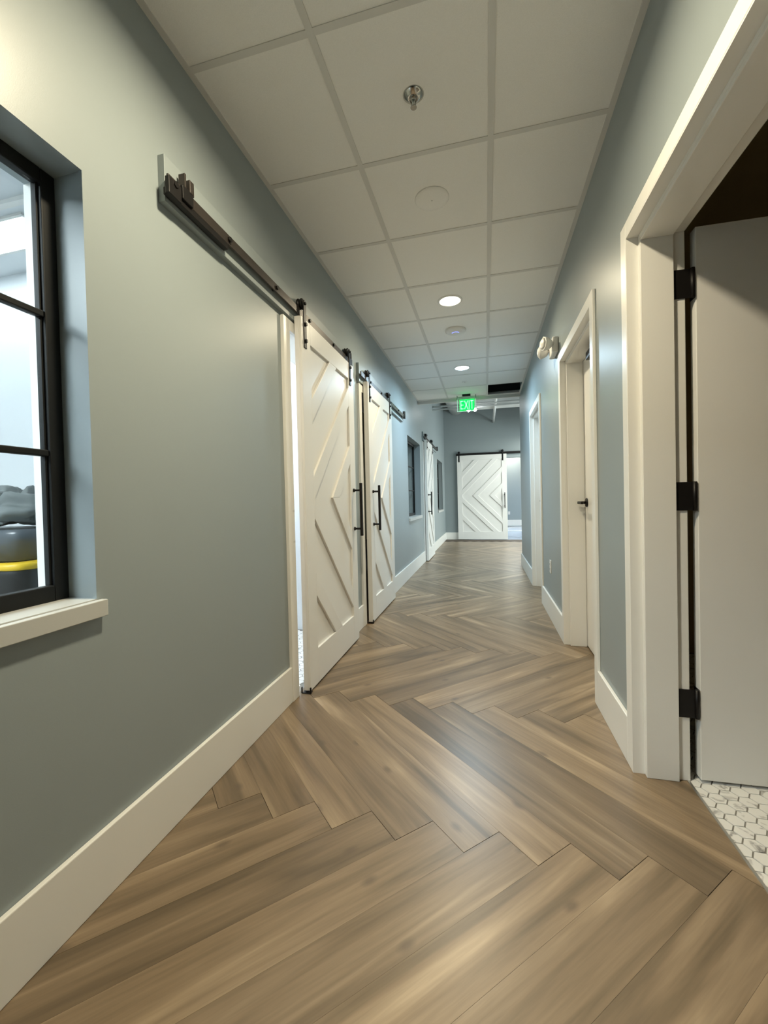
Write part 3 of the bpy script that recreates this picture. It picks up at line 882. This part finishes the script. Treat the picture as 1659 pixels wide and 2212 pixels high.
# lobby window that lets the daylight in (out of view on the right)
lw = empty('window_4', (4.0, 7.6, 0.4), label='wide window in the lobby out of sight to the right', kind='structure')
for d in ((0.02, 0.08, 0.0, 0.06, 0, 2.35), (0.02, 0.08, 3.34, 3.4, 0, 2.35), (0.02, 0.08, 0.06, 3.34, 0, 0.06), (0.02, 0.08, 0.06, 3.34, 2.29, 2.35), (0.02, 0.08, 1.67, 1.73, 0.06, 2.29)):
    bx('frame_bar', 'blackwin', lw, *d)
bx('pane', 'glass', lw, 0.045, 0.05, 0.06, 1.67, 0.06, 2.29)
bx('pane', 'glass', lw, 0.045, 0.05, 1.73, 3.34, 0.06, 2.29)

# ------------------------------------------------------------------ lamps in the side rooms, some of them added as unseen fill
def panel_lamp(loc, sx, sy, label, mat='panel', hang=0.0):
    root = empty('led_panel_light', loc, label=label, cat='ceiling light')
    for d in ((-sx, sx, -sy, -sy + 0.015), (-sx, sx, sy - 0.015, sy), (-sx, -sx + 0.015, -sy + 0.015, sy - 0.015), (sx - 0.015, sx, -sy + 0.015, sy - 0.015)):
        bx('frame_bar', 'plastic', root, *d, -0.012, 0.0)
    if hang:
        bx('housing', 'plastic', root, -sx, sx, -sy, sy, 0.0, 0.03)  # only the added lobby fill panel has this housing
        for x in (-sx + 0.1, sx - 0.1):
            MB().tube((x, 0, -0.002), (x, 0, hang), 0.004, 8).build('added_fill_rod', 'dullwhite', root, local=True)
    bx('diffuser', mat, root, -sx + 0.015, sx - 0.015, -sy + 0.015, sy - 0.015, -0.009, 0.0)
panel_lamp((-1.75, 1.725, 2.55), 0.62, 0.115, 'glaring white light panel seen through the near window')
panel_lamp((-1.2, -0.60, 2.55), 0.60, 0.30, 'larger light panel deep in the room behind the near window', 'panel5')
panel_lamp((2.75, 10.3, 2.70), 0.55, 0.55, 'unseen fill panel added in the lobby to light the end door and floor', 'lobby_fill', HL - 2.70)  # added out of view past the right wall, lights end door and floor
panel_lamp((-1.0, 2.72, 2.55), 0.40, 0.15, 'light panel in the room behind the first barn door', 'panel2')
panel_lamp((2.6, 13.9, 3.0), 0.6, 0.3, 'unseen cool fill panel added to brighten the far-room floor', 'far_floor_fill')  # added out of view to lift the dark far-room floor
panel_lamp((1.95, 16.25, 3.0), 0.16, 0.16, 'light panel in the room beyond the far barn door', 'panel3')
struct('trim_9', MB().box(XL, -TL, 1.525, 1.555, 2.530, 2.55), 'plastic', 'pale ceiling strip inside the lit storeroom')

# ------------------------------------------------------------------ stacked bins behind the near window
def tote(z, hgt, body, lid, label_, taper=0.90, name='storage_tote', lx=0.36, ly=0.25):
    root = empty(name, (-1.32, 1.60, z), 0.12, label=label_, cat='storage bin')
    def ring(s, zz, n=40):
        pts = []
        for i in range(n):
            a = 2 * PI * i / n
            ca, sa = math.cos(a), math.sin(a)
            pts.append((lx * s * math.copysign(abs(ca) ** 0.28, ca), ly * s * math.copysign(abs(sa) ** 0.28, sa), zz))
        return pts
    n = 40
    mb = MB(); lv = [(taper, 0.0), (0.97, hgt - 0.07), (0.985, hgt - 0.065), (0.985, hgt - 0.02)]
    v = []
    for s_, zz in lv: v += ring(s_, zz)
    f = [(k * n + i, k * n + (i + 1) % n, (k + 1) * n + (i + 1) % n, (k + 1) * n + i) for k in range(len(lv) - 1) for i in range(n)] + [tuple(range(n))[::-1], tuple(range((len(lv) - 1) * n, len(lv) * n))]
    mb.add(v, f, True)
    mb.build('body', body, root, local=True)
    if lid:
        mb = MB(); v = []
        lv = [(1.0, hgt - 0.035), (1.02, hgt - 0.030), (1.02, hgt - 0.010), (0.98, hgt - 0.002), (0.90, hgt), (0.86, hgt - 0.012)]
        for s_, zz in lv: v += ring(s_, zz)
        f = [(k * n + i, k * n + (i + 1) % n, (k + 1) * n + (i + 1) % n, (k + 1) * n + i) for k in range(len(lv) - 1) for i in range(n)] + [tuple(range(n))[::-1], tuple(range((len(lv) - 1) * n, len(lv) * n))]
        mb.add(v, f, True)
        mb.build('lid', lid, root, local=True)
        for x in (-0.18, 0.0, 0.18):
            bx('latch_rib', lid, root, x - 0.05, x + 0.05, -ly * 1.035, -ly * 0.99, hgt - 0.034, hgt - 0.006, bev=0.003)
    return root
tote(0.0, 0.425, 'blackpl', 'yellow', 'lower black bin of the stack behind the near window')
tote(0.425, 0.425, 'blackpl', 'yellow', 'black storage bin with bright yellow lid seen through the near window')
tote(0.850, 0.165, 'greypl', None, 'dark grey plastic tub standing on the yellow bin lid', 0.93, 'plastic_tub', 0.31, 0.20)
# crumpled grey cover on top
bm = bmesh.new()
bmesh.ops.create_icosphere(bm, subdivisions=5, radius=1.0)
from mathutils import noise as mnoise
for vv in bm.verts:
    p = vv.co.copy()
    base = Vector((p.x * 0.33, p.y * 0.235, max(p.z, -0.25) * 0.125))
    fold = 0.030 * math.sin(16 * p.x + 5 * p.y + 5 * mnoise.noise(p * 2.0)) + 0.045 * mnoise.noise(p * 2.7 + Vector((3, 1, 7)))
    vv.co = base + vv.normal * fold * (0.55 if p.z < -0.2 else 1.0)
me = bpy.data.meshes.new('crumpled_cover')
bm.to_mesh(me); bm.free()
for pl in me.polygons: pl.use_smooth = True
me.materials.append(M['bag'])
cv = bpy.data.objects.new('crumpled_cover', me)
COL.objects.link(cv)
cv.location = (-1.32, 1.60, 1.062)
cv.rotation_euler = (0, 0, 0.2)
tag(cv, 'crumpled grey sheet heaped on the dark tub behind the window', 'sheet')
print('planks', count)
